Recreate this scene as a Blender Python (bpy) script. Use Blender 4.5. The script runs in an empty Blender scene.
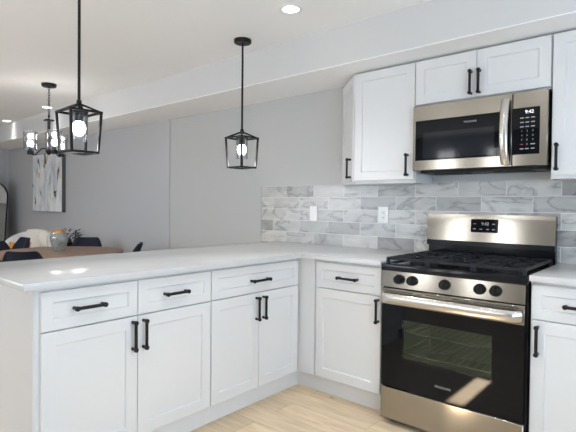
import bpy, bmesh, math, random
from mathutils import Vector, Matrix
random.seed(7)
PI = math.pi
SC = bpy.context.scene
COL = SC.collection

# ------------------------------------------------------------------ camera
cam_d = bpy.data.cameras.new('camera')
cam = bpy.data.objects.new('camera', cam_d)
COL.objects.link(cam)
cam_d.sensor_width = 36.0
cam_d.lens = 36.0 * 468.82 / 576.0
cam_d.shift_y = (213.43 - 216.0) / 576.0
cam_d.clip_start = 0.02
R_ = Vector((0.75802437, 0.65215412, 0.00969848))
U_ = Vector((-0.0183077, 0.0064111, 0.99981185))
F_ = Vector((-0.65196923, 0.7580593, -0.01679921))
m = Matrix.Identity(4)
for r in range(3):
    m[r][0] = R_[r]; m[r][1] = U_[r]; m[r][2] = -F_[r]
m[0][3], m[1][3], m[2][3] = 1.3318, -3.0397, 1.2246
cam.matrix_world = m
SC.camera = cam

# ------------------------------------------------------------------ world, sun, window light, exposure
W = bpy.data.worlds.new('world'); SC.world = W; W.use_nodes = True
bg = W.node_tree.nodes['Background']
bg.inputs[0].default_value = (0.75, 0.86, 1.0, 1); bg.inputs[1].default_value = 1.0

def light(name, kind, loc, rot, energy, color=(1, 1, 1), **kw):
    d = bpy.data.lights.new(name, kind); d.energy = energy; d.color = color
    for k, v in kw.items(): setattr(d, k, v)
    o = bpy.data.objects.new(name, d); o.location = loc; o.rotation_euler = rot
    COL.objects.link(o); return o

sun_dir = Vector((0.0, 1.0, -0.466))
light('sun', 'SUN', (0.2, -8, 4), sun_dir.to_track_quat('-Z', 'Y').to_euler(), 230.0, (1.0, 0.93, 0.82), angle=0.009)
# area lamps indoors stand in for window daylight; front pair added for steel streaks
for x_ in (-.95, -1.75):
    light('front_streak_light', 'AREA', (x_, -5.10, 1.4), (PI/2+.1, 0, 0), 9, (0.94, 0.97, 1.0), shape='RECTANGLE', size=.26, size_y=1.5)
light('daylight_right', 'AREA', (2.92, -2.6, 1.4), (PI/2+.45, 0, PI/2), 86, (0.62, 0.80, 1.0), shape='RECTANGLE', size=2.4, size_y=1.5)
light('daylight_dining_fill', 'AREA', (-3.9, -5.06, 1.4), (PI/2+.45, 0, 0), 56, (0.80, 0.89, 1.0), shape='RECTANGLE', size=2.2, size_y=1.5)  # unseen source, added for ambient and ceiling bounce

SC.view_settings.view_transform = 'Standard'
SC.view_settings.look = 'None'
SC.view_settings.gamma = 1.0
SC.view_settings.use_curve_mapping = False
SC.view_settings.exposure = 0.22
SC.cycles.use_denoising = True
SC.cycles.max_bounces = 12
SC.cycles.diffuse_bounces = 8
SC.cycles.transparent_max_bounces = 16
SC.cycles.sample_clamp_indirect = 6.0

# ------------------------------------------------------------------ materials
def mat(name, color=(.8, .8, .8), rough=.5, metal=0.0, spec=.5, **kw):
    M = bpy.data.materials.new(name); M.use_nodes = True
    b = M.node_tree.nodes['Principled BSDF']
    b.inputs['Base Color'].default_value = (*color, 1)
    b.inputs['Roughness'].default_value = rough
    b.inputs['Metallic'].default_value = metal
    b.inputs['Specular IOR Level'].default_value = spec
    for k, v in kw.items(): b.inputs[k.replace('_', ' ')].default_value = v
    return M
def nt(M): return M.node_tree, M.node_tree.nodes['Principled BSDF']
def N(t, typ, **kw):
    n = t.nodes.new(typ)
    for k, v in kw.items(): setattr(n, k, v)
    return n
def ramp(t, stops, interp='LINEAR'):
    n = t.nodes.new('ShaderNodeValToRGB'); n.color_ramp.interpolation = interp
    el = n.color_ramp.elements
    while len(el) < len(stops): el.new(0.5)
    for e, (p, c) in zip(el, stops): e.position = p; e.color = (*c, 1) if len(c) == 3 else c
    return n
def coords(t, scale=(1, 1, 1), loc=(0, 0, 0), src='Object'):
    tc = N(t, 'ShaderNodeTexCoord'); mp = N(t, 'ShaderNodeMapping')
    mp.inputs['Scale'].default_value = scale; mp.inputs['Location'].default_value = loc
    t.links.new(tc.outputs[src], mp.inputs['Vector']); return mp.outputs['Vector']
def add_bump(M, scale=200, strength=.05, dist=.002, stretch=(1, 1, 1)):
    t, b = nt(M)
    no = N(t, 'ShaderNodeTexNoise'); no.inputs['Scale'].default_value = scale
    t.links.new(coords(t, stretch), no.inputs['Vector'])
    bu = N(t, 'ShaderNodeBump'); bu.inputs['Strength'].default_value = strength; bu.inputs['Distance'].default_value = dist
    t.links.new(no.outputs['Fac'], bu.inputs['Height']); t.links.new(bu.outputs['Normal'], b.inputs['Normal'])
    return M

wall_grey = add_bump(mat('wall_paint_grey', (.495, .50, .495), .7, spec=.25), 350, .04)
wall_daylit = add_bump(mat('wall_grey_daylight_tint', (.475, .48, .495), .7, spec=.25), 350, .04)  # grey wall paint with the cool daylight tint put into its colour
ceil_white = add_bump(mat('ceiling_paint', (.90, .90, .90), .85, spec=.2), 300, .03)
beam_face_shade = add_bump(mat('bulkhead_face_shade', (.63, .63, .63), .8, spec=.2), 300, .03)  # bulkhead white darkened so the face carries its shade in the colour
cab_white = mat('cabinet_white', (.70, .705, .71), .38, spec=.4)
cab_side_shade = mat('cabinet_panel_shaded', (.66, .66, .665), .45, spec=.4)  # cabinet white a little darker: the end panel's shade put into colour
black = mat('matte_black_metal', (.005, .005, .006), .42, spec=.3)
dark_gap = mat('dark_recess', (.03, .03, .03), .8)
enamel = mat('black_enamel', (.004, .0045, .007), .16, spec=.35)
iron = add_bump(mat('cast_iron', (.010, .011, .015), .5, spec=.35), 260, .2)
black_glass = mat('black_glass', (.003, .0035, .005), .03, spec=.22)
plastic_white = mat('outlet_plastic', (.88, .88, .87), .35)
slot_dark = mat('outlet_slot', (.12, .12, .12), .6)
lit_digit = mat('display_digits', (.8, .85, .9), .5, Emission_Color=(.85, .93, 1, 1), Emission_Strength=1.0)
print_grey = mat('panel_print', (.36, .37, .39), .5)
print_bright = mat('display_print_bright', (.6, .62, .65), .5)
print_red = mat('panel_print_red', (.35, .03, .04), .5)
toe_lightened = mat('toe_kick_shade_lift', (.82, .825, .83), .5)  # cabinet white lightened to offset the shade in the toe recess
navy = add_bump(mat('navy_upholstery', (.011, .014, .027), .62, spec=.2), 500, .2)
boucle = add_bump(mat('white_boucle', (.80, .80, .80), .95, spec=.1), 120, .9, .01)
throw_m = add_bump(mat('cream_knit', (.80, .76, .68), .95, spec=.1), 60, .9, .01, (1, 1, .15))
orange = add_bump(mat('orange_fabric', (.80, .30, .035), .9, spec=.1), 90, .6, .006)
copper = mat('copper_lid', (.62, .36, .17), .3, 1.0)
leaf_m = mat('dark_leaf', (.018, .03, .02), .5)
mirror_m = mat('mirror_silver', (.47, .48, .49), .03, 1.0)
can_trim = mat('downlight_trim', (.86, .86, .86), .5)
def emit(name, col, st):
    M = bpy.data.materials.new(name); M.use_nodes = True; t = M.node_tree; t.nodes.clear()
    e = N(t, 'ShaderNodeEmission'); e.inputs[0].default_value = (*col, 1); e.inputs[1].default_value = st
    o = N(t, 'ShaderNodeOutputMaterial'); t.links.new(e.outputs[0], o.inputs[0]); return M
can_glow = emit('downlight_glow', (1, .97, .92), 9.0)
bulb_glow = emit('bulb_glow', (1, .97, .95), 14.0)
pane_glow = emit('pane_daylight_glow', (.9, .95, 1), 1.2)  # panes glow in place of daylight; the walls behind are solid

def clear_glass(name, tint=(.96, .97, .98), refl=.12, rough=.02):
    M = bpy.data.materials.new(name); M.use_nodes = True; t = M.node_tree; t.nodes.clear()
    tr = N(t, 'ShaderNodeBsdfTransparent'); tr.inputs[0].default_value = (*tint, 1)
    gl = N(t, 'ShaderNodeBsdfGlossy'); gl.inputs['Roughness'].default_value = rough
    lw = N(t, 'ShaderNodeLayerWeight'); lw.inputs[0].default_value = .35
    ma = N(t, 'ShaderNodeMath', operation='MULTIPLY_ADD'); ma.inputs[1].default_value = .5; ma.inputs[2].default_value = refl * .4
    t.links.new(lw.outputs['Fresnel'], ma.inputs[0])
    mx = N(t, 'ShaderNodeMixShader'); o = N(t, 'ShaderNodeOutputMaterial')
    t.links.new(ma.outputs[0], mx.inputs[0]); t.links.new(tr.outputs[0], mx.inputs[1]); t.links.new(gl.outputs[0], mx.inputs[2])
    t.links.new(mx.outputs[0], o.inputs[0]); return M
shade_glass = clear_glass('lamp_glass', (.93, .94, .96), .14)
oven_pane = clear_glass('oven_window_glass', (.60, .70, .60), .05, .03)
micro_pane = mat('microwave_window', (.008, .010, .015), .07, spec=.4)

def steel(name, col=(.37, .338, .293), rough=.17, aniso=.7, rot=0.25):
    M = mat(name, col, rough, 1.0)
    t, b = nt(M)
    b.inputs['Anisotropic'].default_value = aniso; b.inputs['Anisotropic Rotation'].default_value = rot
    tg = N(t, 'ShaderNodeTangent', direction_type='RADIAL', axis='Z'); t.links.new(tg.outputs[0], b.inputs['Tangent'])
    no = N(t, 'ShaderNodeTexNoise'); no.inputs['Scale'].default_value = 14; no.inputs['Detail'].default_value = 3
    t.links.new(coords(t, (1, 1, 60)), no.inputs['Vector'])
    mr = N(t, 'ShaderNodeMapRange'); mr.inputs['To Min'].default_value = rough - .04; mr.inputs['To Max'].default_value = rough + .05
    t.links.new(no.outputs['Fac'], mr.inputs['Value']); t.links.new(mr.outputs[0], b.inputs['Roughness'])
    return M
stainless = steel('brushed_stainless')
handle_steel = mat('polished_steel', (.62, .59, .55), .26, 1.0)

def make_floor():
    M = mat('oak_planks', (.6, .42, .27), .42, spec=.4); t, b = nt(M)
    v = coords(t)
    br = N(t, 'ShaderNodeTexBrick'); br.offset = .37; br.offset_frequency = 2
    br.inputs['Color1'].default_value = (0, 0, 0, 1); br.inputs['Color2'].default_value = (1, 1, 1, 1); br.inputs['Mortar'].default_value = (.5, .5, .5, 1)
    br.inputs['Scale'].default_value = 1; br.inputs['Mortar Size'].default_value = .0012; br.inputs['Mortar Smooth'].default_value = .3
    br.inputs['Brick Width'].default_value = 1.4; br.inputs['Row Height'].default_value = .165
    t.links.new(v, br.inputs['Vector'])
    mp = N(t, 'ShaderNodeMapping'); mp.inputs['Scale'].default_value = (1.1, 9, 1)
    t.links.new(v, mp.inputs['Vector'])
    sp = N(t, 'ShaderNodeSeparateColor'); t.links.new(br.outputs['Color'], sp.inputs[0])
    mu = N(t, 'ShaderNodeMath', operation='MULTIPLY'); mu.inputs[1].default_value = 9.0; t.links.new(sp.outputs[0], mu.inputs[0])
    n1 = N(t, 'ShaderNodeTexNoise', noise_dimensions='4D'); n1.inputs['Scale'].default_value = 2.6; n1.inputs['Detail'].default_value = 7; n1.inputs['Roughness'].default_value = .62; n1.inputs['Distortion'].default_value = .9
    t.links.new(mp.outputs[0], n1.inputs['Vector']); t.links.new(mu.outputs[0], n1.inputs['W'])
    rp = ramp(t, [(.28, (.56, .42, .275)), (.5, (.69, .545, .375)), (.72, (.79, .65, .47))])
    t.links.new(n1.outputs['Fac'], rp.inputs[0])
    hs = N(t, 'ShaderNodeHueSaturation'); t.links.new(rp.outputs[0], hs.inputs['Color'])
    mr = N(t, 'ShaderNodeMapRange'); mr.inputs['To Min'].default_value = .88; mr.inputs['To Max'].default_value = 1.1
    t.links.new(sp.outputs[0], mr.inputs['Value']); t.links.new(mr.outputs[0], hs.inputs['Value'])
    # knots
    vo = N(t, 'ShaderNodeTexVoronoi'); vo.inputs['Scale'].default_value = 2.4; t.links.new(coords(t, (1, 1.7, 1)), vo.inputs['Vector'])
    kr = ramp(t, [(.02, (.35, .22, .13)), (.075, (1, 1, 1))]); t.links.new(vo.outputs['Distance'], kr.inputs[0])
    m1 = N(t, 'ShaderNodeMix', data_type='RGBA', blend_type='MULTIPLY'); m1.inputs[0].default_value = .8
    t.links.new(hs.outputs[0], m1.inputs[6]); t.links.new(kr.outputs[0], m1.inputs[7])
    m2 = N(t, 'ShaderNodeMix', data_type='RGBA'); m2.inputs[7].default_value = (.33, .22, .14, 1)
    t.links.new(br.outputs['Fac'], m2.inputs[0]); t.links.new(m1.outputs[2], m2.inputs[6])
    t.links.new(m2.outputs[2], b.inputs['Base Color']); return M
oak_floor = make_floor()

def make_marble_tile():
    M = mat('marble_subway_tile', (.8, .8, .8), .22, spec=.45); t, b = nt(M)
    tc = N(t, 'ShaderNodeTexCoord'); sx = N(t, 'ShaderNodeSeparateXYZ'); cx = N(t, 'ShaderNodeCombineXYZ')
    t.links.new(tc.outputs['Object'], sx.inputs[0])
    w, h = .2955, .0965
    ax = N(t, 'ShaderNodeMath', operation='ADD'); ax.inputs[1].default_value = -(-1.296 + .5*w - 3*w)
    az = N(t, 'ShaderNodeMath', operation='ADD'); az.inputs[1].default_value = -(1.390 - 7*h)
    t.links.new(sx.outputs['X'], ax.inputs[0]); t.links.new(sx.outputs['Z'], az.inputs[0])
    t.links.new(ax.outputs[0], cx.inputs[0]); t.links.new(az.outputs[0], cx.inputs[1])
    br = N(t, 'ShaderNodeTexBrick'); br.offset = .5; br.offset_frequency = 2
    br.inputs['Color1'].default_value = (0, 0, 0, 1); br.inputs['Color2'].default_value = (1, 1, 1, 1); br.inputs['Mortar'].default_value = (.5, .5, .5, 1)
    br.inputs['Scale'].default_value = 1; br.inputs['Mortar Size'].default_value = .0020; br.inputs['Mortar Smooth'].default_value = .2
    br.inputs['Brick Width'].default_value = w; br.inputs['Row Height'].default_value = h
    t.links.new(cx.outputs[0], br.inputs['Vector'])
    sp = N(t, 'ShaderNodeSeparateColor'); t.links.new(br.outputs['Color'], sp.inputs[0])
    mu = N(t, 'ShaderNodeMath', operation='MULTIPLY'); mu.inputs[1].default_value = 23.0; t.links.new(sp.outputs[0], mu.inputs[0])
    # tilt of the veins
    mp = N(t, 'ShaderNodeMapping'); mp.inputs['Rotation'].default_value = (0, 0, math.radians(38)); mp.inputs['Scale'].default_value = (1.0, 2.4, 1)
    t.links.new(cx.outputs[0], mp.inputs['Vector'])
    nz = N(t, 'ShaderNodeTexNoise', noise_dimensions='4D'); nz.inputs['Scale'].default_value = 2.2; nz.inputs['Detail'].default_value = 4; nz.inputs['Roughness'].default_value = .5; nz.inputs['Distortion'].default_value = 1.2
    t.links.new(mp.outputs[0], nz.inputs['Vector']); t.links.new(mu.outputs[0], nz.inputs['W'])
    # thin veins where the noise crosses its middle
    d = N(t, 'ShaderNodeMath', operation='SUBTRACT'); d.inputs[1].default_value = .5; t.links.new(nz.outputs['Fac'], d.inputs[0])
    a = N(t, 'ShaderNodeMath', operation='ABSOLUTE'); t.links.new(d.outputs[0], a.inputs[0])
    vr = ramp(t, [(0, (.56, .56, .575)), (.012, (.80, .80, .81)), (.04, (1, 1, 1))]); t.links.new(a.outputs[0], vr.inputs[0])
    n2 = N(t, 'ShaderNodeTexNoise', noise_dimensions='4D'); n2.inputs['Scale'].default_value = 7; n2.inputs['Distortion'].default_value = .5; n2.inputs['Detail'].default_value = 4
    t.links.new(mp.outputs[0], n2.inputs['Vector']); t.links.new(mu.outputs[0], n2.inputs['W'])
    cr = ramp(t, [(.34, (.80, .80, .80)), (.62, (1, 1, 1))]); t.links.new(n2.outputs['Fac'], cr.inputs[0])
    base = ramp(t, [(0, (.32, .315, .308)), (.2, (.42, .415, .405)), (.38, (.54, .533, .52)), (.6, (.61, .603, .585)), (1, (.645, .635, .615))])
    t.links.new(sp.outputs[0], base.inputs[0])
    m1 = N(t, 'ShaderNodeMix', data_type='RGBA', blend_type='MULTIPLY'); m1.inputs[0].default_value = 1
    t.links.new(base.outputs[0], m1.inputs[6]); t.links.new(vr.outputs[0], m1.inputs[7])
    m2 = N(t, 'ShaderNodeMix', data_type='RGBA', blend_type='MULTIPLY'); m2.inputs[0].default_value = 1
    t.links.new(m1.outputs[2], m2.inputs[6]); t.links.new(cr.outputs[0], m2.inputs[7])
    m3 = N(t, 'ShaderNodeMix', data_type='RGBA'); m3.inputs[7].default_value = (.74, .74, .73, 1)
    t.links.new(br.outputs['Fac'], m3.inputs[0]); t.links.new(m2.outputs[2], m3.inputs[6])
    t.links.new(m3.outputs[2], b.inputs['Base Color'])
    bu = N(t, 'ShaderNodeBump', invert=True); bu.inputs['Strength'].default_value = .4; bu.inputs['Distance'].default_value = .002
    t.links.new(br.outputs['Fac'], bu.inputs['Height']); t.links.new(bu.outputs[0], b.inputs['Normal'])
    return M
marble = make_marble_tile()

def make_quartz():
    M = mat('white_quartz', (.78, .78, .77), .17, spec=.45); t, b = nt(M)
    n1 = N(t, 'ShaderNodeTexNoise'); n1.inputs['Scale'].default_value = 5; n1.inputs['Detail'].default_value = 6; n1.inputs['Distortion'].default_value = 1.0
    t.links.new(coords(t), n1.inputs['Vector'])
    r = ramp(t, [(.3, (.57, .57, .57)), (.55, (.595, .595, .597)), (.8, (.605, .605, .608))]); t.links.new(n1.outputs['Fac'], r.inputs[0])
    t.links.new(r.outputs[0], b.inputs['Base Color']); return M
quartz = make_quartz()

def make_table_wood():
    M = mat('walnut_brown_wood', (.3, .2, .14), .5, spec=.35); t, b = nt(M)
    n1 = N(t, 'ShaderNodeTexNoise'); n1.inputs['Scale'].default_value = 4; n1.inputs['Detail'].default_value = 6; n1.inputs['Distortion'].default_value = .6
    t.links.new(coords(t, (9, 1, 1)), n1.inputs['Vector'])
    r = ramp(t, [(.3, (.17, .105, .075)), (.55, (.27, .175, .125)), (.75, (.36, .25, .18))]); t.links.new(n1.outputs['Fac'], r.inputs[0])
    t.links.new(r.outputs[0], b.inputs['Base Color']); return M
table_wood = make_table_wood()

def make_painting():
    M = mat('abstract_paint', (.7, .7, .7), .55); t, b = nt(M)
    def streak(scale, stretch, det=5, dis=.8, loc=(0, 0, 0)):
        n = N(t, 'ShaderNodeTexNoise'); n.inputs['Scale'].default_value = scale; n.inputs['Detail'].default_value = det; n.inputs['Distortion'].default_value = dis
        t.links.new(coords(t, stretch, loc), n.inputs['Vector']); return n.outputs['Fac']
    r = ramp(t, [(.30, (.42, .48, .56)), (.42, (.62, .66, .71)), (.52, (.76, .78, .80)), (.66, (.86, .86, .86))])
    t.links.new(streak(5, (1.6, 1, .55)), r.inputs[0])
    g = ramp(t, [(.60, (0, 0, 0)), (.66, (1, 1, 1))]); t.links.new(streak(4.0, (1.5, 1, .75), loc=(3.3, 0, .4)), g.inputs[0])
    m1 = N(t, 'ShaderNodeMix', data_type='RGBA'); m1.inputs[7].default_value = (.62, .50, .22, 1)
    t.links.new(g.outputs[0], m1.inputs[0]); t.links.new(r.outputs[0], m1.inputs[6])
    k = ramp(t, [(.61, (0, 0, 0)), (.65, (1, 1, 1))]); t.links.new(streak(4.4, (1.7, 1, .6), loc=(7.7, 0, 2.1)), k.inputs[0])
    m2 = N(t, 'ShaderNodeMix', data_type='RGBA'); m2.inputs[7].default_value = (.03, .035, .045, 1)
    t.links.new(k.outputs[0], m2.inputs[0]); t.links.new(m1.outputs[2], m2.inputs[6])
    t.links.new(m2.outputs[2], b.inputs['Base Color']); return M
painting = make_painting()
vase_glass = clear_glass('vase_glass', (.72, .77, .76), .5, .12)
_t = vase_glass.node_tree; _o = [n for n in _t.nodes if n.type == 'OUTPUT_MATERIAL'][0]; _src = _o.inputs[0].links[0].from_socket
_d = N(_t, 'ShaderNodeBsdfDiffuse'); _d.inputs[0].default_value = (.62, .66, .64, 1)
_m = N(_t, 'ShaderNodeMixShader'); _m.inputs[0].default_value = .2
_t.links.new(_src, _m.inputs[1]); _t.links.new(_d.outputs[0], _m.inputs[2]); _t.links.new(_m.outputs[0], _o.inputs[0])

# ------------------------------------------------------------------ mesh helpers
class MB:
    def __init__(s): s.b = bmesh.new()
    def _put(s, verts, faces, smooth=False):
        vs = [s.b.verts.new(v) for v in verts]; out = []
        for f in faces:
            try:
                fc = s.b.faces.new([vs[i] for i in f]); fc.smooth = smooth; out.append(fc)
            except ValueError: pass
        return vs, out
    def box(s, x0, x1, y0, y1, z0, z1, bev=0, seg=1):
        x0, x1 = sorted((x0, x1)); y0, y1 = sorted((y0, y1)); z0, z1 = sorted((z0, z1))
        V = [(x0,y0,z0),(x1,y0,z0),(x1,y1,z0),(x0,y1,z0),(x0,y0,z1),(x1,y0,z1),(x1,y1,z1),(x0,y1,z1)]
        vs, fs = s._put(V, [(0,3,2,1),(4,5,6,7),(0,1,5,4),(1,2,6,5),(2,3,7,6),(3,0,4,7)])
        if bev:
            es = list({e for f in fs for e in f.edges})
            bmesh.ops.bevel(s.b, geom=es, offset=bev, segments=seg, affect='EDGES', profile=.5)
        return s
    def bar(s, p0, p1, w, h=None, up=(0, 0, 1)):          # square bar between two points
        h = h or w; p0, p1 = Vector(p0), Vector(p1); d = (p1 - p0).normalized(); up = Vector(up)
        if abs(d.dot(up)) > .95: up = Vector((1, 0, 0))
        a = d.cross(up).normalized() * w / 2; c = a.cross(d).normalized() * h / 2
        V = [p + q for p in (p0, p1) for q in (a + c, -a + c, -a - c, a - c)]
        s._put(V, [(3,2,1,0),(4,5,6,7),(0,1,5,4),(1,2,6,5),(2,3,7,6),(3,0,4,7)]); return s
    def tube(s, pts, r, n=10, cap=True, sx=1.0, up=(0, 0, 1)):  # round tube along a path; r number or list
        pts = [Vector(p) for p in pts]; rs = r if isinstance(r, (list, tuple)) else [r] * len(pts); rings = []
        for i, p in enumerate(pts):
            d = (pts[min(i+1, len(pts)-1)] - pts[max(i-1, 0)]).normalized(); u = Vector(up)
            if abs(d.dot(u)) > .97: u = Vector((1, 0, 0)) if abs(d.x) < .9 else Vector((0, 1, 0))
            a = d.cross(u).normalized(); c = a.cross(d).normalized()
            rings.append([s.b.verts.new(p + a*math.cos(2*PI*k/n)*rs[i]*sx + c*math.sin(2*PI*k/n)*rs[i]) for k in range(n)])
        for A, B in zip(rings, rings[1:]):
            for k in range(n):
                f = s.b.faces.new((A[k], A[(k+1) % n], B[(k+1) % n], B[k])); f.smooth = True
        if cap: s.b.faces.new(rings[0][::-1]); s.b.faces.new(rings[-1])
        return s
    def lathe(s, c, prof, n=28, closed=True):             # prof: list of (radius, z)
        c = Vector(c); rings = []
        for r, z in prof:
            if r < 1e-5: rings.append([s.b.verts.new(c + Vector((0, 0, z)))])
            else: rings.append([s.b.verts.new(c + Vector((r*math.cos(2*PI*k/n), r*math.sin(2*PI*k/n), z))) for k in range(n)])
        for A, B in zip(rings, rings[1:]):
            for k in range(n):
                a = [A[k % len(A)], A[(k+1) % len(A)], B[(k+1) % len(B)], B[k % len(B)]]
                a = list(dict.fromkeys(a))
                if len(a) > 2:
                    f = s.b.faces.new(a); f.smooth = True
        return s
    def prism(s, poly, z0, z1, bev=0):
        n = len(poly)
        V = [(x, y, z0) for x, y in poly] + [(x, y, z1) for x, y in poly]
        F = [tuple(range(n))[::-1], tuple(range(n, 2*n))] + [(i, (i+1) % n, n+(i+1) % n, n+i) for i in range(n)]
        vs, fs = s._put(V, F)
        if bev:
            es = [e for e in {e for f in fs for e in f.edges} if abs(e.verts[0].co.z - e.verts[1].co.z) < 1e-6 or True]
            bmesh.ops.bevel(s.b, geom=es, offset=bev, segments=2, affect='EDGES', profile=.5)
        return s
    def shaker(s, O, U, Nn, u0, u1, z0, z1, th=.020, rail=.057, rec=.008):
        O, U, Nn = Vector(O), Vector(U), Vector(Nn); Z = Vector((0, 0, 1))
        def P(u, z, d): return O + U*u + Z*z + Nn*d
        def ring(i, d): return [P(u0+i, z0+i, d), P(u1-i, z0+i, d), P(u1-i, z1-i, d), P(u0+i, z1-i, d)]
        V = ring(0, 0) + ring(0, th-.0015) + ring(.0015, th) + ring(rail, th) + ring(rail+.004, th-rec)
        F = [(3, 2, 1, 0)]
        for k in range(4):
            for i in range(4):
                a, b_ = 4*k + i, 4*k + (i+1) % 4; F.append((a, b_, b_+4, a+4))
        F.append((16, 17, 18, 19)); s._put(V, F); return s
    def pull(s, O, U, Nn, c, z, L, vertical=False):       # bar pull with two posts
        O, U, Nn = Vector(O), Vector(U), Vector(Nn); Z = Vector((0, 0, 1))
        D = Z if vertical else U; C = O + U*c + Z*z
        s.tube([C + D*(-L/2) + Nn*.030, C + D*(L/2) + Nn*.030], .0074, 10)
        for k in (-1, 1):
            q = C + D*k*(L/2 - .009)
            s.tube([q, q + Nn*.020, q + Nn*.026, q + Nn*.037, q + Nn*.039], [.0076, .0076, .0105, .0105, .007], 12)
        return s
    def build(s, name, material, parent=None, kind=None, fix=True, sharp=40):
        off = Vector((0, 0, 0)); p = parent
        while p is not None: off += Vector(p.location); p = p.parent
        if off.length: bmesh.ops.translate(s.b, verts=s.b.verts, vec=-off)
        if fix: bmesh.ops.recalc_face_normals(s.b, faces=s.b.faces)
        me = bpy.data.meshes.new(name); s.b.to_mesh(me); s.b.free()
        me.set_sharp_from_angle(angle=math.radians(sharp))
        me.materials.append(material)
        o = bpy.data.objects.new(name, me); COL.objects.link(o)
        if parent is not None: o.parent = parent
        if kind: o['kind'] = kind
        return o

def tag(o, label, cat, group=None):
    o['label'] = label; o['category'] = cat
    if group: o['group'] = group
    return o
def thing(name, label, cat, loc=(0, 0, 0), group=None):
    o = bpy.data.objects.new(name, None); o.location = loc; o.empty_display_size = .1; COL.objects.link(o)
    return tag(o, label, cat, group)
def copy_tree(o, parent=None):
    c = o.copy(); COL.objects.link(c)
    if parent is not None: c.parent = parent
    for ch in list(o.children): copy_tree(ch, c)
    return c
def text(name, body, size, loc, rot, material, parent, ext=.0004, align='CENTER'):
    cu = bpy.data.curves.new(name, 'FONT'); cu.body = body; cu.size = size; cu.extrude = ext; cu.align_x = align; cu.align_y = 'CENTER'
    tmp = bpy.data.objects.new(name + '_tmp', cu); COL.objects.link(tmp)
    dg = bpy.context.evaluated_depsgraph_get(); dg.update()
    me = bpy.data.meshes.new_from_object(tmp.evaluated_get(dg)); bpy.data.objects.remove(tmp)
    from mathutils import Euler
    me.transform(Matrix.Translation(loc) @ Euler(rot).to_matrix().to_4x4())
    off = Vector((0, 0, 0)); p = parent
    while p is not None: off += Vector(p.location); p = p.parent
    me.transform(Matrix.Translation(-off)); me.materials.clear(); me.materials.append(material); me.name = name
    o = bpy.data.objects.new(name, me); COL.objects.link(o); o.parent = parent; return o

# ------------------------------------------------------------------ room shell
CZ = 2.40
XL, XR, YF = -7.72, 3.0, -5.2
MB().box(XL-.1, XR+.1, YF-.1, .1, -.08, 0).build('floor', oak_floor, kind='structure')
MB().box(XL-.1, XR+.1, YF-.1, .1, CZ, CZ+.08).build('ceiling', ceil_white, kind='structure')
wb = MB(); wb.box(-2.98, XR+.1, 0, .1, 0, CZ); wb.build('wall_back', wall_grey, kind='structure')
MB().box(XL-.1, -2.98, -.012, .1, 0, CZ).build('wall_dining', wall_daylit, kind='structure')
MB().box(XL-.1, XL, YF, -.012, 0, CZ).build('wall_left', wall_daylit, kind='structure')
MB().box(XR, XR+.1, YF, 0, 0, CZ).build('wall_right', wall_grey, kind='structure')
fw = MB()                                   # wall behind the camera; its slotted door is invented to shape the sun patch
sx0, sx1, sz0, sz1 = .185, .285, 1.62, 1.885
fw.box(XL, -.24, YF-.1, YF, 0, CZ).box(.70, XR, YF-.1, YF, 0, CZ).box(-.24, .70, YF-.1, YF, 2.06, CZ)
fw.build('wall_front', wall_grey, kind='structure')
dm = MB(); dm.box(-.24, sx0, YF-.06, YF-.02, 0, 2.06).box(sx1, .70, YF-.06, YF-.02, 0, 2.06).box(sx0, sx1, YF-.06, YF-.02, 0, sz0).box(sx0, sx1, YF-.06, YF-.02, sz1, 2.06)
dm.build('sun_slot_door', cab_white, kind='structure')
def window(n, c, w, axis):
    f = MB(); mw_ = .03 if w > 1 else .004
    z0, z1 = .65, 2.15
    if axis == 'y':
        x0, x1 = c - w/2, c + w/2
        for a, b_ in ((x0-.07, x0), (x1, x1+.07), (c-mw_, c+mw_)): f.box(a, b_, YF, YF+.05, z0, z1)
        f.box(x0-.07, x1+.07, YF, YF+.05, z0-.07, z0).box(x0-.07, x1+.07, YF, YF+.05, z1, z1+.07)
        g = MB().box(x0, x1, YF+.002, YF+.012, z0, z1)
    else:
        y0, y1 = c - w/2, c + w/2
        for a, b_ in ((y0-.07, y0), (y1, y1+.07), (c-mw_, c+mw_)): f.box(XR-.05, XR, a, b_, z0, z1)
        f.box(XR-.05, XR, y0-.07, y1+.07, z0-.07, z0).box(XR-.05, XR, y0-.07, y1+.07, z1, z1+.07)
        g = MB().box(XR-.012, XR-.002, y0, y1, z0, z1)
    fr = f.build('window_%d' % n, cab_white, kind='structure'); g.build('window_pane', pane_glow, fr)
window(1, -.95, .34, 'y'); window(2, -1.75, .34, 'y'); window(3, -3.9, 2.0, 'y'); window(4, -2.6, 2.4, 'x')  # first two are invented: a narrow pair placed to streak the steel
# bulkhead over the wall cabinets, running the whole length of the back wall
ZB = 2.147
MB().box(XL, XR, -.48, 0, ZB+.006, CZ).build('trim_1', beam_face_shade, kind='structure')
MB().box(XL, XR, -.48, 0, ZB, ZB+.006).build('trim_3', ceil_white, kind='structure')  # underside sheet in lighter white, making up for missing bounced light
# marble tile, between worktop and wall cabinets and on behind the range
MB().box(-1.585, XR-.001, -.010, -.001, .86, 1.390).build('wall_backsplash', marble, kind='structure')
MB().box(-1.592, -1.585, -.012, -.001, .86, 1.394).build('trim_2', mat('tile_edge_metal', (.42, .42, .43), .35, .8), kind='structure')

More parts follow.
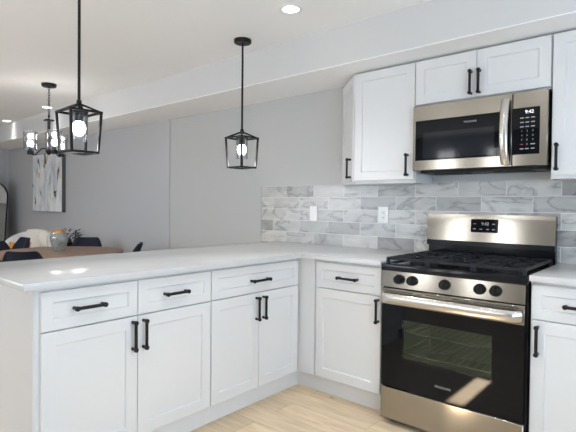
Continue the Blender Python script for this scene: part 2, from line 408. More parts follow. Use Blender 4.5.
# ------------------------------------------------------------------ base cabinets
TZ0, TZ1 = .885, .914
XPF = -.637                       # peninsula carcass front (doors to -.617)
YBF = -.624                       # back-run carcass front (doors to -.644)
PU, PN, PO = (0, 1, 0), (1, 0, 0), (XPF, 0, 0)
BU, BN, BO = (1, 0, 0), (0, -1, 0), (0, YBF, 0)
DZ0, DZ1, WZ0, WZ1 = .135, .703, .709, .868
def door(parent, O, U, Nn, u0, u1, z0, z1, hu, hz, L=.142, vertical=True, name='door'):
    d = MB().shaker(O, U, Nn, u0, u1, z0, z1, rail=.057 if vertical else .045).build(name, cab_white, parent)
    of = Vector(O) + Vector(Nn)*.020
    MB().pull(of, U, Nn, hu, hz, L, vertical).build('handle', black, d)
    return d

c = thing('base_cabinet', 'white shaker base cabinet at the free end of the peninsula, two drawers over two doors', 'cabinet', (-.94, -1.84, 0), 'base cabinets under the quartz worktops')
MB().box(-1.24, XPF, -2.287, -1.4, .13, TZ0).build('body', cab_white, c)
MB().box(-1.24, -.70, -2.27, -1.4, 0, .13).build('toe_kick', toe_lightened, c)
MB().box(-1.24, -.6395, -2.293, -2.287, 0, TZ0).build('end_panel', cab_side_shade, c)
door(c, PO, PU, PN, -2.270, -1.8425, WZ0, WZ1, -2.078, .788, .140, False, 'drawer_front')
door(c, PO, PU, PN, -1.8395, -1.4025, WZ0, WZ1, -1.634, .786, .140, False, 'drawer_front')
door(c, PO, PU, PN, -2.270, -1.8425, DZ0, DZ1, -1.868, .616)
door(c, PO, PU, PN, -1.8395, -1.4025, DZ0, DZ1, -1.812, .616)

c = thing('base_cabinet', 'white base cabinet beside the inside corner, one wide drawer over two doors', 'cabinet', (-.94, -1.03, 0), 'base cabinets under the quartz worktops')
MB().box(-1.24, XPF, -1.4, -.652, .13, TZ0).build('body', cab_white, c)
MB().box(-1.24, -.70, -1.4, -.6525, 0, .13).build('toe_kick', toe_lightened, c)
door(c, PO, PU, PN, -1.3965, -.664, WZ0, WZ1, -1.032, .780, .152, False, 'drawer_front')
door(c, PO, PU, PN, -1.3965, -1.0315, DZ0, DZ1, -1.056, .612)
door(c, PO, PU, PN, -1.0285, -.664, DZ0, DZ1, -.998, .612)

c = thing('base_cabinet', 'white shaker base cabinet left of the range, single drawer over one door', 'cabinet', (-.3, -.31, 0), 'base cabinets under the quartz worktops')
MB().box(-1.24, -.006, YBF, -.012, .13, TZ0).box(-.637, -.497, YBF-.02, YBF, .13, TZ0).build('body', cab_white, c)
MB().box(-.72, -.006, -.56, -.012, 0, .13).box(-.72, -.70, -.652, -.56, 0, .13).build('toe_kick', toe_lightened, c)
door(c, BO, BU, BN, -.486, -.016, WZ0, WZ1, -.238, .784, .145, False, 'drawer_front')
door(c, BO, BU, BN, -.486, -.016, DZ0, DZ1, -.031, .620)

c = thing('base_cabinet', 'white shaker base cabinet right of the range, cut by the right edge of the photo', 'cabinet', (1.0, -.31, 0), 'base cabinets under the quartz worktops')
MB().box(.768, 1.235, YBF, -.012, .13, TZ0).build('body', cab_white, c)
MB().box(.768, 1.235, -.56, -.012, 0, .13).build('toe_kick', toe_lightened, c)
door(c, BO, BU, BN, .774, 1.230, WZ0, WZ1, .99, .786, .165, False, 'drawer_front')
door(c, BO, BU, BN, .774, 1.230, DZ0, DZ1, .803, .612)

# worktops
w = MB().prism([(-1.41, -2.345), (-.588, -2.345), (-.588, -.673), (-.003, -.673), (-.003, -.0105), (-1.41, -.0105)], TZ0, TZ1, .003)
tag(w.build('worktop', quartz), 'L-shaped white quartz worktop over the peninsula and the corner left of the range', 'countertop')
w = MB().prism([(.769, -.673), (1.26, -.673), (1.26, -.0105), (.769, -.0105)], TZ0, TZ1, .003)
tag(w.build('worktop', quartz), 'short white quartz worktop right of the range', 'countertop')

# ------------------------------------------------------------------ wall cabinets
YU = -.262; UO = (0, YU, 0); UZ0, UZ1, UD0 = 1.378, 2.134, 1.399
G = 'white wall cabinets under the bulkhead'
c = thing('wall_cabinet', 'white angled end wall cabinet with one narrow door, farthest left of the wall cabinets', 'cabinet', (-.52, -.1, UZ0), G)
AB = [(-.727, -.0105), (-.447, -.0105), (-.447, -.282), (-.455, -.282)]
s2 = math.sqrt(.5)
L0, L1 = Vector((-.727, -.0105, 0)), Vector((-.452, -.284, 0))
AU = (L1 - L0).normalized(); AN = Vector((AU.y, -AU.x, 0)); LL = (L1 - L0).length
MB().prism([(-.712, -.0105), (-.447, -.0105), (-.447, -.2775)], UZ0, UZ1).build('body', cab_white, c)
AO = L0 - AN*.020
d = MB().shaker(AO, AU, AN, .006, LL-.004, UD0, UZ1-.004, rail=.057).build('door', cab_white, c)
MB().pull(L0, AU, AN, LL-.055, 1.49, .142, True).build('handle', black, d)

c = thing('wall_cabinet', 'tall white single-door wall cabinet left of the microwave', 'cabinet', (-.22, -.14, UZ0), G)
MB().box(-.446, .003, YU, -.0105, UZ0, UZ1).build('body', cab_white, c)
door(c, UO, BU, BN, -.441, 0, UD0, UZ1-.003, -.040, 1.490)

c = thing('wall_cabinet', 'short white two-door wall cabinet above the microwave', 'cabinet', (.38, -.14, 1.852), G)
MB().box(.004, .766, YU, -.0105, 1.852, UZ1).build('body', cab_white, c)
door(c, UO, BU, BN, .007, .3785, 1.862, UZ1-.003, .352, 1.946)
door(c, UO, BU, BN, .3815, .763, 1.862, UZ1-.003, .400, 1.946)

c = thing('wall_cabinet', 'tall white wall cabinet right of the microwave, cut by the right edge of the photo', 'cabinet', (1.0, -.14, UZ0), G)
MB().box(.768, 1.235, YU, -.0105, UZ0, UZ1).build('body', cab_white, c)
door(c, UO, BU, BN, .772, 1.231, UD0, UZ1-.003, .799, 1.490)

# ------------------------------------------------------------------ microwave
mw = thing('microwave', 'stainless over-the-range microwave with black glass door and keypad', 'microwave', (.385, -.16, 1.44))
MB().box(.010, .760, -.272, -.0105, 1.452, 1.846, .002).build('body', enamel, mw)
MB().box(.03, .74, -.24, -.03, 1.434, 1.4515, .002).box(.10, .30, -.2, -.1, 1.428, 1.434).box(.46, .66, -.2, -.1, 1.428, 1.434).build('vent_grille', black, mw)
fm = MB()
YM = -.314
fm.box(.008, .586, YM, -.273, 1.449, 1.846, .003)
mdoor = fm.build('door', stainless, mw)
MB().box(.588, .760, YM, -.273, 1.449, 1.846, .003).build('control_panel', stainless, mw)
ctrl = mw.children[-1]
MB().box(.588, .722, YM-.0025, YM, 1.511, 1.760, .001).build('keypad', black_glass, ctrl)
MB().box(.026, .574, YM-.0025, YM, 1.509, 1.753, .001).build('glass_front', black_glass, mdoor)
MB().box(.076, .494, YM-.0035, YM-.0026, 1.520, 1.677).build('window', micro_pane, mdoor)
hp = []
for i in range(13):
    t_ = i/12; z = 1.462 + t_*.350
    hp.append((.556, YM - .012 - .040*math.sin(PI*min(1, max(0, t_)))**.6, z))
MB().tube(hp, .0125, 14, True, 1.8, up=(0, 1, 0)).build('handle', handle_steel, mdoor)
text('logo_text', 'FRIGIDAIRE', .0145, (.361, YM-.003, 1.718), (PI/2, 0, 0), print_grey, mdoor)
text('clock_digits', '9:42', .025, (.672, YM-.003, 1.735), (PI/2, 0, 0), lit_digit, ctrl, align='CENTER')
for r in range(8):
    z = 1.705 - r*.0235
    for q, x in enumerate((.636, .662, .690)):
        if r in (0, 1, 2, 7): hw_, mm_, nm_ = .009, print_grey, 'key_print'
        elif r == 6 and q == 0: hw_, mm_, nm_ = .008, print_red, 'stop_key_print'
        elif r == 6 and q == 2: hw_, mm_, nm_ = .011, print_grey, 'key_print'
        else: continue
        MB().box(x-hw_, x+hw_, YM-.0032, YM-.0026, z-.0026, z+.0026).build(nm_, mm_, ctrl)
for r, row in enumerate(('123', '456', '789', ' 0 ')):
    for q, x in enumerate((.636, .662, .690)):
        if row[q] != ' ': text('key_digit', row[q], .013, (x, YM-.003, 1.705 - (r+3)*.0235), (PI/2, 0, 0), print_grey, ctrl)

# ------------------------------------------------------------------ gas range
rg = thing('gas_range', 'freestanding stainless gas range with black cooktop, five knobs and glass oven door', 'stove', (.383, -.35, 0))
RX0, RX1, YR = .006, .762, -.68
bd = MB()
bd.box(RX0, RX0+.012, -.655, -.03, .035, .865).box(RX1-.012, RX1, -.655, -.03, .035, .865)
bd.box(RX0+.012, RX1-.012, -.08, -.03, .035, .865).box(RX0+.012, RX1-.012, -.655, -.08, .035, .20).box(RX0+.012, RX1-.012, -.655, -.08, .70, .865)
bd.build('body', enamel, rg)
# oven cavity behind the window
cav = mat('oven_enamel', (.22, .34, .20), .45)
ov = MB()
ov.box(.08, .68, -.20, -.19, .30, .66).box(.08, .085, -.65, -.2, .30, .66).box(.675, .68, -.65, -.2, .30, .66).box(.085, .675, -.65, -.2, .30, .305).box(.085, .675, -.65, -.2, .655, .66)
ov.build('oven_cavity', cav, rg)
for z in (.40, .52):
    rk = MB()
    for k in range(15): rk.tube([(.10+.04*k, -.62, z), (.10+.04*k, -.22, z)], .0025, 6)
    rk.tube([(.09, -.62, z), (.67, -.62, z)], .004, 6).tube([(.09, -.22, z), (.67, -.22, z)], .004, 6)
    rk.build('oven_rack', handle_steel, rg)
ft = MB()
# door
dm = MB()
gx0, gx1, gz0, gz1 = .138, .612, .385, .602
dm.box(RX0+.006, gx0, YR, -.657, .217, .676).box(gx1, RX1-.007, YR, -.657, .217, .676)
dm.box(gx0, gx1, YR, -.657, .217, gz0).box(gx0, gx1, YR, -.657, gz1, .676)
od = dm.build('oven_door', black_glass, rg)
MB().box(gx0, gx1, YR+.001, YR+.005, gz0, gz1).build('oven_window', oven_pane, od)
MB().box(RX0+.006, RX1-.007, YR-.003, -.657, .677, .768, .002).build('door_top_trim', stainless, od)
hb = MB()
hpts = []
for i in range(25):
    t_ = i/24; x = .020 + t_*.722
    e = min(1, min(t_, 1-t_)/.05)
    hpts.append((x, YR - .012 - .030*math.sqrt(max(0, 1-(1-e)**2)), .718))
hb.tube(hpts, .029, 16, True, .42, up=(0, 0, 1)).build('door_handle', handle_steel, od)
text('logo_text', 'FRIGIDAIRE', .0165, (.372, YR-.0004, .285), (PI/2, 0, 0), print_grey, od)
sl = MB()
for x0, x1 in ((.03, .20), (.225, .25), (.275, .40), (.415, .45), (.475, .50), (.525, .73)): sl.box(x0, x1, YR-.0036, YR-.002, .7535, .7585)
sl.build('vent_slots', dark_gap, od)
# drawer
MB().box(RX0+.003, RX1-.004, YR, -.657, .032, .211, .004).build('storage_drawer', stainless, rg)
for x in (.05, .72):
    for y in (-.60, -.12): MB().lathe((x, y, 0), [(0, 0), (.018, 0), (.018, .01), (.012, .012), (.012, .034), (0, .034)], 14).build('foot', black, rg)
# control panel (leans back slightly)
cp = MB()
cp._put([(RX0, -.678, .775), (RX1-.006, -.678, .775), (RX1-.006, -.672, .864), (RX0, -.672, .864), (RX0, -.60, .775), (RX1-.006, -.60, .775), (RX1-.006, -.60, .864), (RX0, -.60, .864)],
        [(0,1,2,3),(4,7,6,5),(0,4,5,1),(1,5,6,2),(2,6,7,3),(3,7,4,0)])
cpo = cp.build('control_panel', stainless, rg)
for x in (.115, .192, .372, .549, .624):
    k = MB(); y0 = -.676
    k.tube([(x, y0+.002, .823), (x, y0-.006, .823)], .027, 24)
    k.tube([(x, y0-.006, .823), (x, y0-.028, .823), (x, y0-.031, .823)], [.0245, .0225, .020], 24)
    k.box(x-.005, x+.005, y0-.040, y0-.028, .804, .842, .002)
    k.build('knob', black, rg)
# cooktop
ck = MB()
ck.box(RX0-.001, RX1+.001, -.682, -.62, .865, .903, .004, 2)
ck.box(RX0-.001, RX1+.001, -.62, -.075, .865, .897)
ck.box(RX0-.001, RX0+.02, -.62, -.075, .897, .903).box(RX1-.02, RX1+.001, -.62, -.075, .897, .903)
ck.build('cooktop', enamel, rg)
for x, y, r in ((.15, -.50, .042), (.15, -.22, .036), (.384, -.36, .046), (.615, -.50, .048), (.615, -.22, .034)):
    b_ = MB(); b_.lathe((x, y, .897), [(0, 0), (r+.012, 0), (r+.010, .008), (r, .010), (r, .018), (r-.004, .022), (0, .023)], 24)
    b_.build('burner', iron, rg)
gz = .931
for x0, x1 in ((.020, .262), (.264, .504), (.506, .748)):
    g = MB(); y0, y1 = -.640, -.100; xm = (x0+x1)/2
    for x in (x0+.006, x1-.006): g.bar((x, y0, gz), (x, y1, gz), .011, .014)
    for y in (y0, (y0+y1)/2, y1): g.bar((x0, y, gz), (x1, y, gz), .011, .014)
    for yc in (-.505, -.235):
        for k in range(4):
            a = PI/4 + k*PI/2
            g.bar((xm + .035*math.cos(a), yc + .035*math.sin(a), gz+.002), (xm + .108*(1 if math.cos(a) > 0 else -1), yc + .11*(1 if math.sin(a) > 0 else -1), gz+.002), .009, .012)
        g.bar((x0, yc, gz+.002), (xm-.04, yc, gz+.002), .009, .012).bar((xm+.04, yc, gz+.002), (x1, yc, gz+.002), .009, .012)
        g.bar((xm, yc+.04, gz+.002), (xm, yc+.125, gz+.002), .009, .012).bar((xm, yc-.125, gz+.002), (xm, yc-.04, gz+.002), .009, .012)
    for x in (x0+.006, x1-.006):
        for y in (y0, y1): g.bar((x, y, .897), (x, y, gz), .013, .016)
    g.build('grate', iron, rg)
# backguard
bgm = MB()
bgm.box(.006, .756, -.055, -.012, .865, 1.176, .002)
bgo = bgm.build('backguard', enamel, rg)
bp = MB()
bp._put([(.004, -.078, 1.012), (.757, -.078, 1.012), (.757, -.062, 1.180), (.004, -.062, 1.180), (.004, -.056, 1.012), (.757, -.056, 1.012), (.757, -.05, 1.180), (.004, -.05, 1.180)],
        [(0,1,2,3),(4,7,6,5),(0,4,5,1),(1,5,6,2),(2,6,7,3),(3,7,4,0)])
bpan = bp.build('backguard_panel', stainless, bgo)
MB().box(.004, .758, -.082, -.055, .978, 1.011, .003).build('backguard_lip', enamel, bgo)
def bgy(z): return -.078 + (z-1.012)/(.168)*.016
dp = MB()
dp._put([(.288, bgy(1.07)-.0015, 1.07), (.450, bgy(1.07)-.0015, 1.07), (.450, bgy(1.152)-.0015, 1.152), (.288, bgy(1.152)-.0015, 1.152), (.288, bgy(1.07)+.002, 1.07), (.450, bgy(1.07)+.002, 1.07), (.450, bgy(1.152)+.002, 1.152), (.288, bgy(1.152)+.002, 1.152)],
        [(0,1,2,3),(4,7,6,5),(0,4,5,1),(1,5,6,2),(2,6,7,3),(3,7,4,0)])
dpo = dp.build('display', black_glass, bgo)
tilt = math.atan2(.016, .168)
text('clock_digits', '9:42', .026, (.374, bgy(1.123)-.003, 1.123), (PI/2-tilt, 0, 0), print_bright, dpo)
for x, z in ((.312, 1.123), (.311, 1.092), (.424, 1.123), (.424, 1.09), (.35, 1.09), (.39, 1.09)):
    MB().box(x-.008, x+.008, bgy(z)-.0032, bgy(z)-.0016, z-.0026, z+.0026).build('display_print', print_grey, dpo)

# ------------------------------------------------------------------ outlets on the tile
def outlet(x, w_, label, duplex):
    o = thing('wall_outlet', label, 'outlet', (x, -.01, 1.163), 'white wall plates on the marble tile')
    MB().box(x-w_/2, x+w_/2, -.016, -.0105, 1.102, 1.224, .002).build('cover_plate', plastic_white, o)
    r = MB().box(x-.017, x+.017, -.0185, -.0155, 1.130, 1.196, .001).build('receptacle', plastic_white, o)
    if duplex:
        q = MB()
        for z in (1.146, 1.180):
            q.box(x-.008, x-.005, -.0190, -.0184, z-.004, z+.005).box(x+.005, x+.008, -.0190, -.0184, z-.004, z+.005).box(x-.002, x+.002, -.0190, -.0184, z-.010, z-.007)
        q.build('socket_slots', slot_dark, r)
outlet(-.997, .076, 'plain white wall plate on the tile, nearer the left end of the backsplash', False)
outlet(-.360, .084, 'white outlet with socket slots on the tile, under the tall wall cabinet', True)

# ------------------------------------------------------------------ pendant lanterns
def bulb_lamp(x, y, z, e, rad=.03):
    return light('bulb_light', 'POINT', (x, y, z), (0, 0, 0), e, (1, .95, .88), shadow_soft_size=rad)
def pendant(y, label):
    x = -1.11
    p = thing('pendant_light', label, 'pendant lamp', (x, y, CZ), 'black lantern pendants over the peninsula')
    MB().lathe((x, y, CZ), [(0, -.026), (.055, -.026), (.062, -.020), (.062, -.0005), (0, -.0005)], 32).build('canopy', black, p)
    MB().tube([(x, y, CZ-.025), (x, y, 1.755)], .0075, 12).lathe((x, y, 1.735), [(0, .03), (.012, .03), (.014, .012), (.02, 0), (0, 0)], 14).build('rod', black, p)
    f = MB(); a, b_, zt, zb = .081, .069, 1.703, 1.492
    T = [(x+sx*a, y+sy*a, zt) for sx, sy in ((-1,-1),(1,-1),(1,1),(-1,1))]
    Bt = [(x+sx*b_, y+sy*b_, zb) for sx, sy in ((-1,-1),(1,-1),(1,1),(-1,1))]
    for i in range(4):
        f.bar(T[i], T[(i+1) % 4], .011); f.bar(Bt[i], Bt[(i+1) % 4], .011); f.bar(T[i], Bt[i], .011); f.bar((x, y, 1.748), T[i], .010)
        for q in (T[i], Bt[i]): f.box(q[0]-.0055, q[0]+.0055, q[1]-.0055, q[1]+.0055, q[2]-.0055, q[2]+.0055)
    f.build('frame', black, p)
    MB().tube([(x, y, 1.745), (x, y, 1.70)], .006, 10).lathe((x, y, 1.70), [(0, .008), (.046, .008), (.046, -.002), (.022, -.006), (.022, -.045), (0, -.045)], 24).build('socket', black, p)
    MB().lathe((x, y, 1.555), [(.042, 0), (.042, .145), (.0405, .145), (.0405, 0)], 28).build('glass_shade', shade_glass, p)
    MB().lathe((x, y, 1.585), [(0, 0), (.016, .003), (.030, .018), (.034, .036), (.029, .056), (.016, .070), (.012, .074), (0, .074)], 20).build('bulb', bulb_glow, p)
    bulb_lamp(x, y, 1.53, 1.6, .025)
pendant(-1.888, 'black lantern pendant with clear glass, nearer one over the free end of the peninsula')
pendant(-.713, 'black lantern pendant with clear glass, farther one in front of the grey wall')

# ------------------------------------------------------------------ recessed lights
def downlight(x, y, label, e, cone):
    d = thing('recessed_light', label, 'ceiling light', (x, y, CZ), 'recessed ceiling lights')
    MB().lathe((x, y, CZ), [(.050, -.0005), (.050, -.004), (.072, -.004), (.075, -.0005)], 32).build('trim_ring', can_trim, d)
    MB().lathe((x, y, CZ), [(0, -.002), (.050, -.002), (.050, -.0005), (0, -.0005)], 32).build('lens', can_glow, d)
    light('ceiling_spot', 'SPOT', (x, y, CZ-.012), (0, 0, 0), e, (1, .985, .955), spot_size=math.radians(cone), spot_blend=1, shadow_soft_size=.05)
downlight(-.505, -.897, 'round recessed light in the ceiling above the kitchen floor, largest of the three', 31, 108)
downlight(-4.67, -.60, 'recessed ceiling light showing behind the chandelier chain', 7, 110)
downlight(-6.13, -.567, 'recessed ceiling light at the far left end of the room', 6, 110)
for x, y, e in ((.40, -1.75, 36), (1.9, -1.8, 28), (-2.6, -1.9, 26), (-4.8, -2.4, 26)):  # unseen spots without fittings, added to brighten floor and cabinet fronts
    light('ceiling_spot', 'SPOT', (x, y, CZ-.012), (0, 0, 0), e, (.94, .97, 1), spot_size=math.radians(150), spot_blend=.8, shadow_soft_size=.05)

# ------------------------------------------------------------------ chandelier over the dining table
CX, CY = -3.49, -1.065
ch = thing('chandelier', 'black chandelier with three clear glass cylinder shades over the dining table', 'chandelier', (CX, CY, CZ))
MB().lathe((CX, CY, CZ), [(0, -.030), (.060, -.030), (.068, -.022), (.068, -.0005), (0, -.0005)], 28).build('canopy', black, ch)
cn = MB()
z = CZ - .03; k = 0
while z > 2.09:
    a = (1, 0) if k % 2 else (0, 1)
    pts = [(CX + a[0]*.009*math.cos(t*PI/4), CY + a[1]*.009*math.cos(t*PI/4), z - .017 + .017*math.sin(t*PI/4)) for t in range(9)]
    cn.tube(pts, .0035, 6, False); z -= .027; k += 1
cn.build('chain', black, ch)
MB().tube([(CX, CY, 2.10), (CX, CY, 2.05)], .006, 8).box(CX-.038, CX+.038, CY-.038, CY+.038, 2.035, 2.05, .003).build('top_plate', black, ch)
MB().box(CX-.011, CX+.011, CY-.011, CY+.011, 1.74, 2.035).lathe((CX, CY, 1.70), [(0, 0), (.012, .004), (.03, .03), (.03, .045), (0, .045)], 18).build('stem', black, ch)
MB().box(CX-.026, CX+.026, CY-.026, CY+.026, 1.745, 2.034).build('glass_sleeve', shade_glass, ch)
right = Vector((.378, .926, 0)); fwd = Vector((-.926, .378, 0))
for ang in (-77, 43, 163):
    a = math.radians(ang); dv = right*math.sin(a) + fwd*math.cos(a); P0 = Vector((CX, CY, 0))
    def q(r, z): v = P0 + dv*r; return (v.x, v.y, z)
    arm = MB().tube([q(.01, 1.742), q(.035, 1.765), q(.065, 1.762), q(.09, 1.735), q(.115, 1.705), q(.145, 1.700), q(.165, 1.708)], .0055, 8).build('arm', black, ch)
    e = q(.165, 0)
    MB().lathe((e[0], e[1], 1.70), [(0, 0), (.028, 0), (.030, .006), (.030, .034), (.022, .036), (.020, .075), (0, .075)], 20).build('cup', black, arm)
    MB().lathe((e[0], e[1], 1.735), [(.030, 0), (.062, .002), (.062, .19), (.0605, .19), (.0605, .004), (.030, .003)], 26).build('glass_shade', shade_glass, arm)
    MB().lathe((e[0], e[1], 1.775), [(0, 0), (.014, .003), (.026, .02), (.029, .034), (.024, .052), (.012, .064), (0, .066)], 20).build('bulb', bulb_glow, arm)
    bulb_lamp(e[0], e[1], 1.90, 1.2, .03)

# ------------------------------------------------------------------ dining corner
TX, TY = -3.43, -.99
tb = thing('dining_table', 'round brown wood dining table behind the peninsula', 'table', (TX, TY, 0))
MB().lathe((TX, TY, 0), [(0, .712), (.57, .712), (.60, .722), (.60, .742), (.592, .746), (0, .746)], 72).build('tabletop', table_wood, tb)
MB().lathe((TX, TY, 0), [(0, 0), (.30, 0), (.30, .02), (.10, .05), (.065, .12), (.065, .62), (.16, .70), (.16, .711), (0, .711)], 36).build('pedestal', table_wood, tb)

def chair_parts(root):
    # local frame: faces +Y, backrest at y = -.22
    sm = MB()
    for k, (zz, s_) in enumerate(((.425, .92), (.435, 1.0), (.468, 1.0), (.480, .93))): pass
    prof = []
    def outline(s_, n=32):
        o = []
        for i in range(n):
            a = 2*PI*i/n; cx_, sy_ = math.cos(a), math.sin(a)
            o.append((.23*s_*math.copysign(abs(cx_)**.55, cx_), .22*s_*math.copysign(abs(sy_)**.55, sy_)))
        return o
    rings = []
    for zz, s_ in ((.420, .0), (.420, .90), (.430, .99), (.452, 1.0), (.474, .97), (.484, .85), (.486, 0)):
        if s_ == 0: rings.append([sm.b.verts.new((0, 0, zz))])
        else: rings.append([sm.b.verts.new((x, y, zz)) for x, y in outline(s_)])
    for A, B in zip(rings, rings[1:]):
        n = max(len(A), len(B))
        for i in range(n):
            vs = list(dict.fromkeys([A[i % len(A)], A[(i+1) % len(A)], B[(i+1) % len(B)], B[i % len(B)]]))
            f = sm.b.faces.new(vs); f.smooth = True
    yield 'seat', sm, navy
    bk = MB(); nu, nv = 20, 12; grid = {}
    for side in (0, 1):
        for i in range(nu+1):
            u = -1 + 2*i/nu
            for j in range(nv+1):
                v = j/nv
                half = .20 - .03*v
                # rounded upper corners
                x = half*u
                ztop = .832 - .010*(1-u*u)*1 - .10*max(0, abs(u)-.62)**2/.1444
                zz = .56 + (ztop-.56)*v
                y = -.205 - .055*v + .085*u*u*(1-.35*v) - (.020*max(0, v-.75)/.25)
                th = .020*(1 - .55*abs(2*v-1)**3)*(1 - .5*abs(u)**4)
                grid[side, i, j] = bk.b.verts.new((x, y + (th if side else -th), zz))
    for side in (0, 1):
        for i in range(nu):
            for j in range(nv):
                f = bk.b.faces.new([grid[side, a, b_] for a, b_ in ((i, j), (i+1, j), (i+1, j+1), (i, j+1))]); f.smooth = True
    edge = [(i, 0) for i in range(nu)] + [(nu, j) for j in range(nv)] + [(i, nv) for i in range(nu, 0, -1)] + [(0, j) for j in range(nv, 0, -1)]
    for a, b_ in zip(edge, edge[1:] + edge[:1]):
        f = bk.b.faces.new([grid[0, a[0], a[1]], grid[0, b_[0], b_[1]], grid[1, b_[0], b_[1]], grid[1, a[0], a[1]]]); f.smooth = True
    yield 'backrest', bk, navy
    for sx in (-1, 1):
        yield 'back_post', MB().tube([(sx*.15, -.19, .44), (sx*.155, -.205, .52), (sx*.15, -.205, .62)], .010, 8), black
    for sx in (-1, 1):
        for sy in (-1, 1):
            yield 'leg', MB().tube([(sx*.16, sy*.15, .425), (sx*.205, sy*.20, 0)], [.015, .009], 10), black
def chair_label(s): return s
ch0 = thing('dining_chair', '', 'chair')
for nm, b_, mm in chair_parts(ch0): b_.build(nm, mm, ch0)
spots = [  # backrest top position, direction it faces (None = table centre), label
    (-2.86, -1.54, None, 'navy dining chair with its back to the peninsula, backrest closest to the worktop'),
    (-2.97, -.37, None, 'navy dining chair seen from the side at the right end of the table'),
    (-4.12, -.36, None, 'navy dining chair right of the glass vase, across the table by the grey wall'),
    (-4.52, -.90, math.radians(-88), 'navy dining chair across the table, directly in front of the white armchair'),
    (-4.10, -1.36, None, 'navy dining chair at the left edge of the photo, beside the orange cushion'),
]
for i, (bx, by, face, lab) in enumerate(spots):
    o = ch0 if i == 0 else copy_tree(ch0)
    if face is None: face = math.atan2(TY-by, TX-bx)
    o.rotation_euler = (0, 0, face - PI/2)
    o.location = (bx + .26*math.cos(face), by + .26*math.sin(face), 0)
    tag(o, lab, 'chair', 'navy dining chairs around the table')

# glass vase on the table
VX, VY, VZ = -3.484, -.968, .7465
va = thing('vase', 'textured clear glass jar with copper lid on the dining table', 'vase', (VX, VY, VZ))
n = 36; vb = MB(); prof = [(0, .004), (.050, 0), (.058, .006), (.068, .05), (.080, .10), (.084, .135), (.078, .165), (.066, .182)]
vb.lathe((VX, VY, VZ), prof, n)
for v in vb.b.verts:                              # dimpled surface
    d_ = Vector((v.co.x-VX, v.co.y-VY, 0))
    if d_.length > .055:
        a = math.atan2(d_.y, d_.x); kk = 1 + .02*math.cos(a*12)*math.cos((v.co.z-VZ)*120)
        v.co.x = VX + d_.x*kk; v.co.y = VY + d_.y*kk
vb.build('jar', vase_glass, va)
MB().lathe((VX, VY, VZ), [(.064, .178), (.064, .184), (.060, .196), (.046, .210), (.02, .217), (0, .219)], 28).build('lid', copper, va)

# plant with dark sprigs behind the vase
px_, py_ = -5.03, -.20
pl = thing('potted_plant', 'dark leafy sprigs in a black pot behind the glass jar', 'plant', (px_, py_, 0))
MB().lathe((px_, py_, 0), [(0, 0), (.08, 0), (.09, .04), (.11, .68), (.113, .70), (.10, .70), (.095, .66), (0, .66)], 24).build('pot', black, pl)
stm = MB(); lf = MB()
rr = random.Random(3)
for k in range(10):
    a = rr.uniform(0, 2*PI); lean = rr.uniform(.06, .22)
    if k < 5: a = math.radians(40 + 12*k); lean = .22 + .03*k
    top = rr.uniform(.74, .88)
    pts = [(px_ + math.cos(a)*lean*t_**1.6, py_ + math.sin(a)*lean*t_**1.6, .66 + (top-.66)*math.sin(t_*PI/2)) for t_ in (0, .25, .5, .75, 1)]
    pts = [(x, min(y, -.09), z) for x, y, z in pts]
    stm.tube(pts, .003, 5)
    for t_ in (1, 2, 3, 4):
        c0 = Vector(pts[t_])
        for sd in (-1, 1):
            d_ = Vector((math.cos(a + sd*1.0), math.sin(a + sd*1.0), .5)).normalized(); e_ = d_.cross(Vector((0, 0, 1))).normalized()*.011
            tip = c0 + d_*.05; tip.y = min(tip.y, -.05); midp = c0 + d_*.025; midp.y = min(midp.y, -.06)
            lf._put([c0, midp + e_, tip, midp - e_ + Vector((0, 0, .004))], [(0, 1, 2), (0, 2, 3)])
stm.build('stem', leaf_m, pl); lf.build('foliage', leaf_m, pl, fix=False)

# white barrel armchair with throw and cushion
AX, AY = -5.40, -.55
FA = math.radians(-36)                             # the way it faces
ac = thing('armchair', 'white rounded boucle armchair beyond the dining table', 'armchair', (AX, AY, 0))
def shell(r0, r1, zlo, top, a0, a1, nseg=36):
    b_ = MB(); rows = []
    for i in range(nseg+1):
        a = a0 + (a1-a0)*i/nseg; zt = top(a); cs, sn = math.cos(FA+PI+a), math.sin(FA+PI+a)
        pr = [(r0, zlo), (r0, zt-.03), (r0+.02, zt-.005), ((r0+r1)/2, zt), (r1-.02, zt-.005), (r1, zt-.03), (r1, zlo)]
        rows.append([b_.b.verts.new((AX + cs*r, AY + sn*r, z)) for r, z in pr])
    for A, B in zip(rows, rows[1:]):
        for k in range(len(A)):
            f = b_.b.faces.new((A[k], A[(k+1) % len(A)], B[(k+1) % len(B)], B[k])); f.smooth = True
    b_.b.faces.new(rows[0]); b_.b.faces.new(rows[-1][::-1]); return b_
def toph(a): return .62 + .22*max(0, math.cos(min(PI/2, abs(a)*.95)))**.7
shell(.25, .33, .14, toph, -2.0, 2.0).build('back_shell', boucle, ac, sharp=60)
MB().lathe((AX, AY, 0), [(0, .20), (.22, .20), (.24, .22), (.248, .40), (.23, .44), (0, .45)], 36).build('seat_cushion', boucle, ac)
MB().lathe((AX, AY, 0), [(0, .14), (.32, .14), (.32, .198), (0, .198)], 36).build('base', boucle, ac)
for k in range(4):
    a = FA + PI/4 + k*PI/2
    MB().tube([(AX+.24*math.cos(a), AY+.24*math.sin(a), .139), (AX+.26*math.cos(a), AY+.26*math.sin(a), 0)], [.016, .010], 8).build('leg', black, ac)
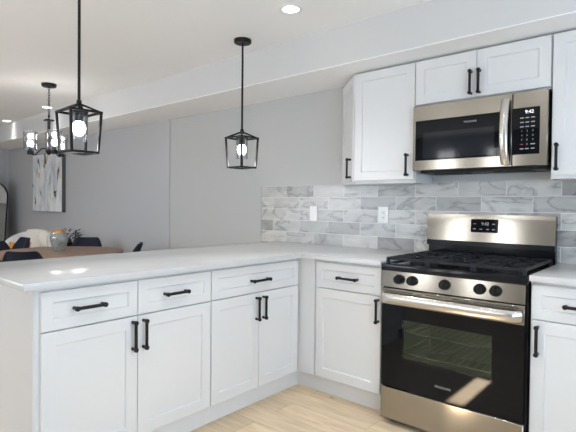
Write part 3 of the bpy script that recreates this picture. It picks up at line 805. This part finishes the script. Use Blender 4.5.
# throw folded over the right part of the back
th = MB(); rows = []; nseg = 26
for i in range(nseg+1):
    a = .32 - 1.32*i/nseg; zt = toph(a) + .010; wv = .006*math.sin(i*2.1); cs, sn = math.cos(FA+PI+a), math.sin(FA+PI+a)
    pr = [(.238+wv*.4, .56), (.238+wv*.4, zt-.04), (.256, zt-.002), (.29, zt+.006), (.326, zt-.002), (.345+wv, zt-.04), (.347+wv, .42)]
    po = [(r + (.006 if k > 3 else -.006 if k < 3 else 0), z + .006*(2 <= k <= 4)) for k, (r, z) in enumerate(pr)]
    rows.append([th.b.verts.new((AX + cs*r, AY + sn*r, z)) for r, z in pr + po[::-1]])
for A, B in zip(rows, rows[1:]):
    for k in range(len(A)):
        f = th.b.faces.new((A[k], A[(k+1) % len(A)], B[(k+1) % len(B)], B[k])); f.smooth = True
th.b.faces.new(rows[0]); th.b.faces.new(rows[-1][::-1])
tag(th.build('throw_blanket', throw_m, sharp=70), 'cream knitted throw draped over the back of the white armchair', 'blanket')
# orange cushion on the seat
cu = MB(); ncx = 14; g = {}
cxp, cyp = AX + .04*math.cos(FA), AY + .04*math.sin(FA)
fx = Vector((math.cos(FA), math.sin(FA), 0)); sxv = Vector((-fx.y, fx.x, 0)); upv = (Vector((0, 0, 1)) - fx*.3).normalized(); nv_ = sxv.cross(upv).normalized()
ctr = Vector((AX, AY, .58)) - sxv*.085 + fx*.06
for sd in (-1, 1):
    for i in range(ncx+1):
        for j in range(ncx+1):
            u, v = -1+2*i/ncx, -1+2*j/ncx
            k = 1 - .09*(1-abs(u*v)) 
            tk = .065*((1-u**2)*(1-v**2))**.4
            g[sd, i, j] = cu.b.verts.new(ctr + sxv*u*.13*(1-.10*(1-v*v)*abs(u)) + upv*v*.13*(1-.10*(1-u*u)*abs(v)) + nv_*sd*tk)
for sd in (-1, 1):
    for i in range(ncx):
        for j in range(ncx):
            f = cu.b.faces.new([g[sd, a, b_] for a, b_ in ((i, j), (i+1, j), (i+1, j+1), (i, j+1))]); f.smooth = True
bmesh.ops.remove_doubles(cu.b, verts=cu.b.verts, dist=.0005)
tag(cu.build('cushion', orange, sharp=80), 'orange cushion on the white armchair', 'cushion')

# abstract canvas on the dining wall
ar = thing('wall_art', 'white, gold and black abstract canvas with dark edges on the dining wall', 'painting', (-6.04, -.05, 1.11))
MB().box(-6.524, -5.496, -.0655, -.0165, 1.101, 1.968).build('canvas', painting, ar)
fr = MB().box(-6.53, -6.524, -.065, -.0125, 1.095, 1.974).box(-5.496, -5.49, -.065, -.0125, 1.095, 1.974).box(-6.524, -5.496, -.065, -.0125, 1.095, 1.101).box(-6.524, -5.496, -.065, -.0125, 1.968, 1.974)
fr.build('frame', mat('art_frame', (.10, .10, .11), .4, .4), ar)

# arched mirror leaning in the far corner
mi = thing('floor_mirror', 'black framed arched floor mirror leaning in the far left corner', 'mirror', (-7.38, -.36, 0))
du = Vector((s2, s2, 0)); dn = Vector((s2, -s2, 0))
MT = Vector((-7.45, -.43, 0))
hw, H = .34, 1.57
def mp(u, z, d=0):
    lean = .20*(1 - z/H)
    v = MT - dn*.02 + du*u + dn*(lean + d); return (v.x, v.y, z)
pth = [(hw, 0.03), (hw, .5), (hw, 1.0), (hw, H-.26)]
for k in range(1, 13):
    a = k/12*PI/2; pth.append((hw - .26 + .26*math.cos(a), H-.26 + .26*math.sin(a)))
for k in range(0, 13):
    a = PI/2 + k/12*PI/2; pth.append((-hw + .26 + .26*math.cos(a), H-.26 + .26*math.sin(a)))
pth += [(-hw, 1.0), (-hw, .5), (-hw, .03)]
fm = MB().tube([mp(u, z) for u, z in pth] , .012, 8).tube([mp(-hw, .03), mp(hw, .03)], .012, 8)
fm.build('frame', black, mi)
gm = MB(); fr_ = [gm.b.verts.new(mp(u, z, .004)) for u, z in pth]; bk_ = [gm.b.verts.new(mp(u, z, -.006)) for u, z in pth]
gm.b.faces.new(fr_); gm.b.faces.new(bk_[::-1])
for i in range(len(pth)): gm.b.faces.new((fr_[i], fr_[(i+1) % len(pth)], bk_[(i+1) % len(pth)], bk_[i]))
gm.build('mirror_glass', mirror_m, mi)
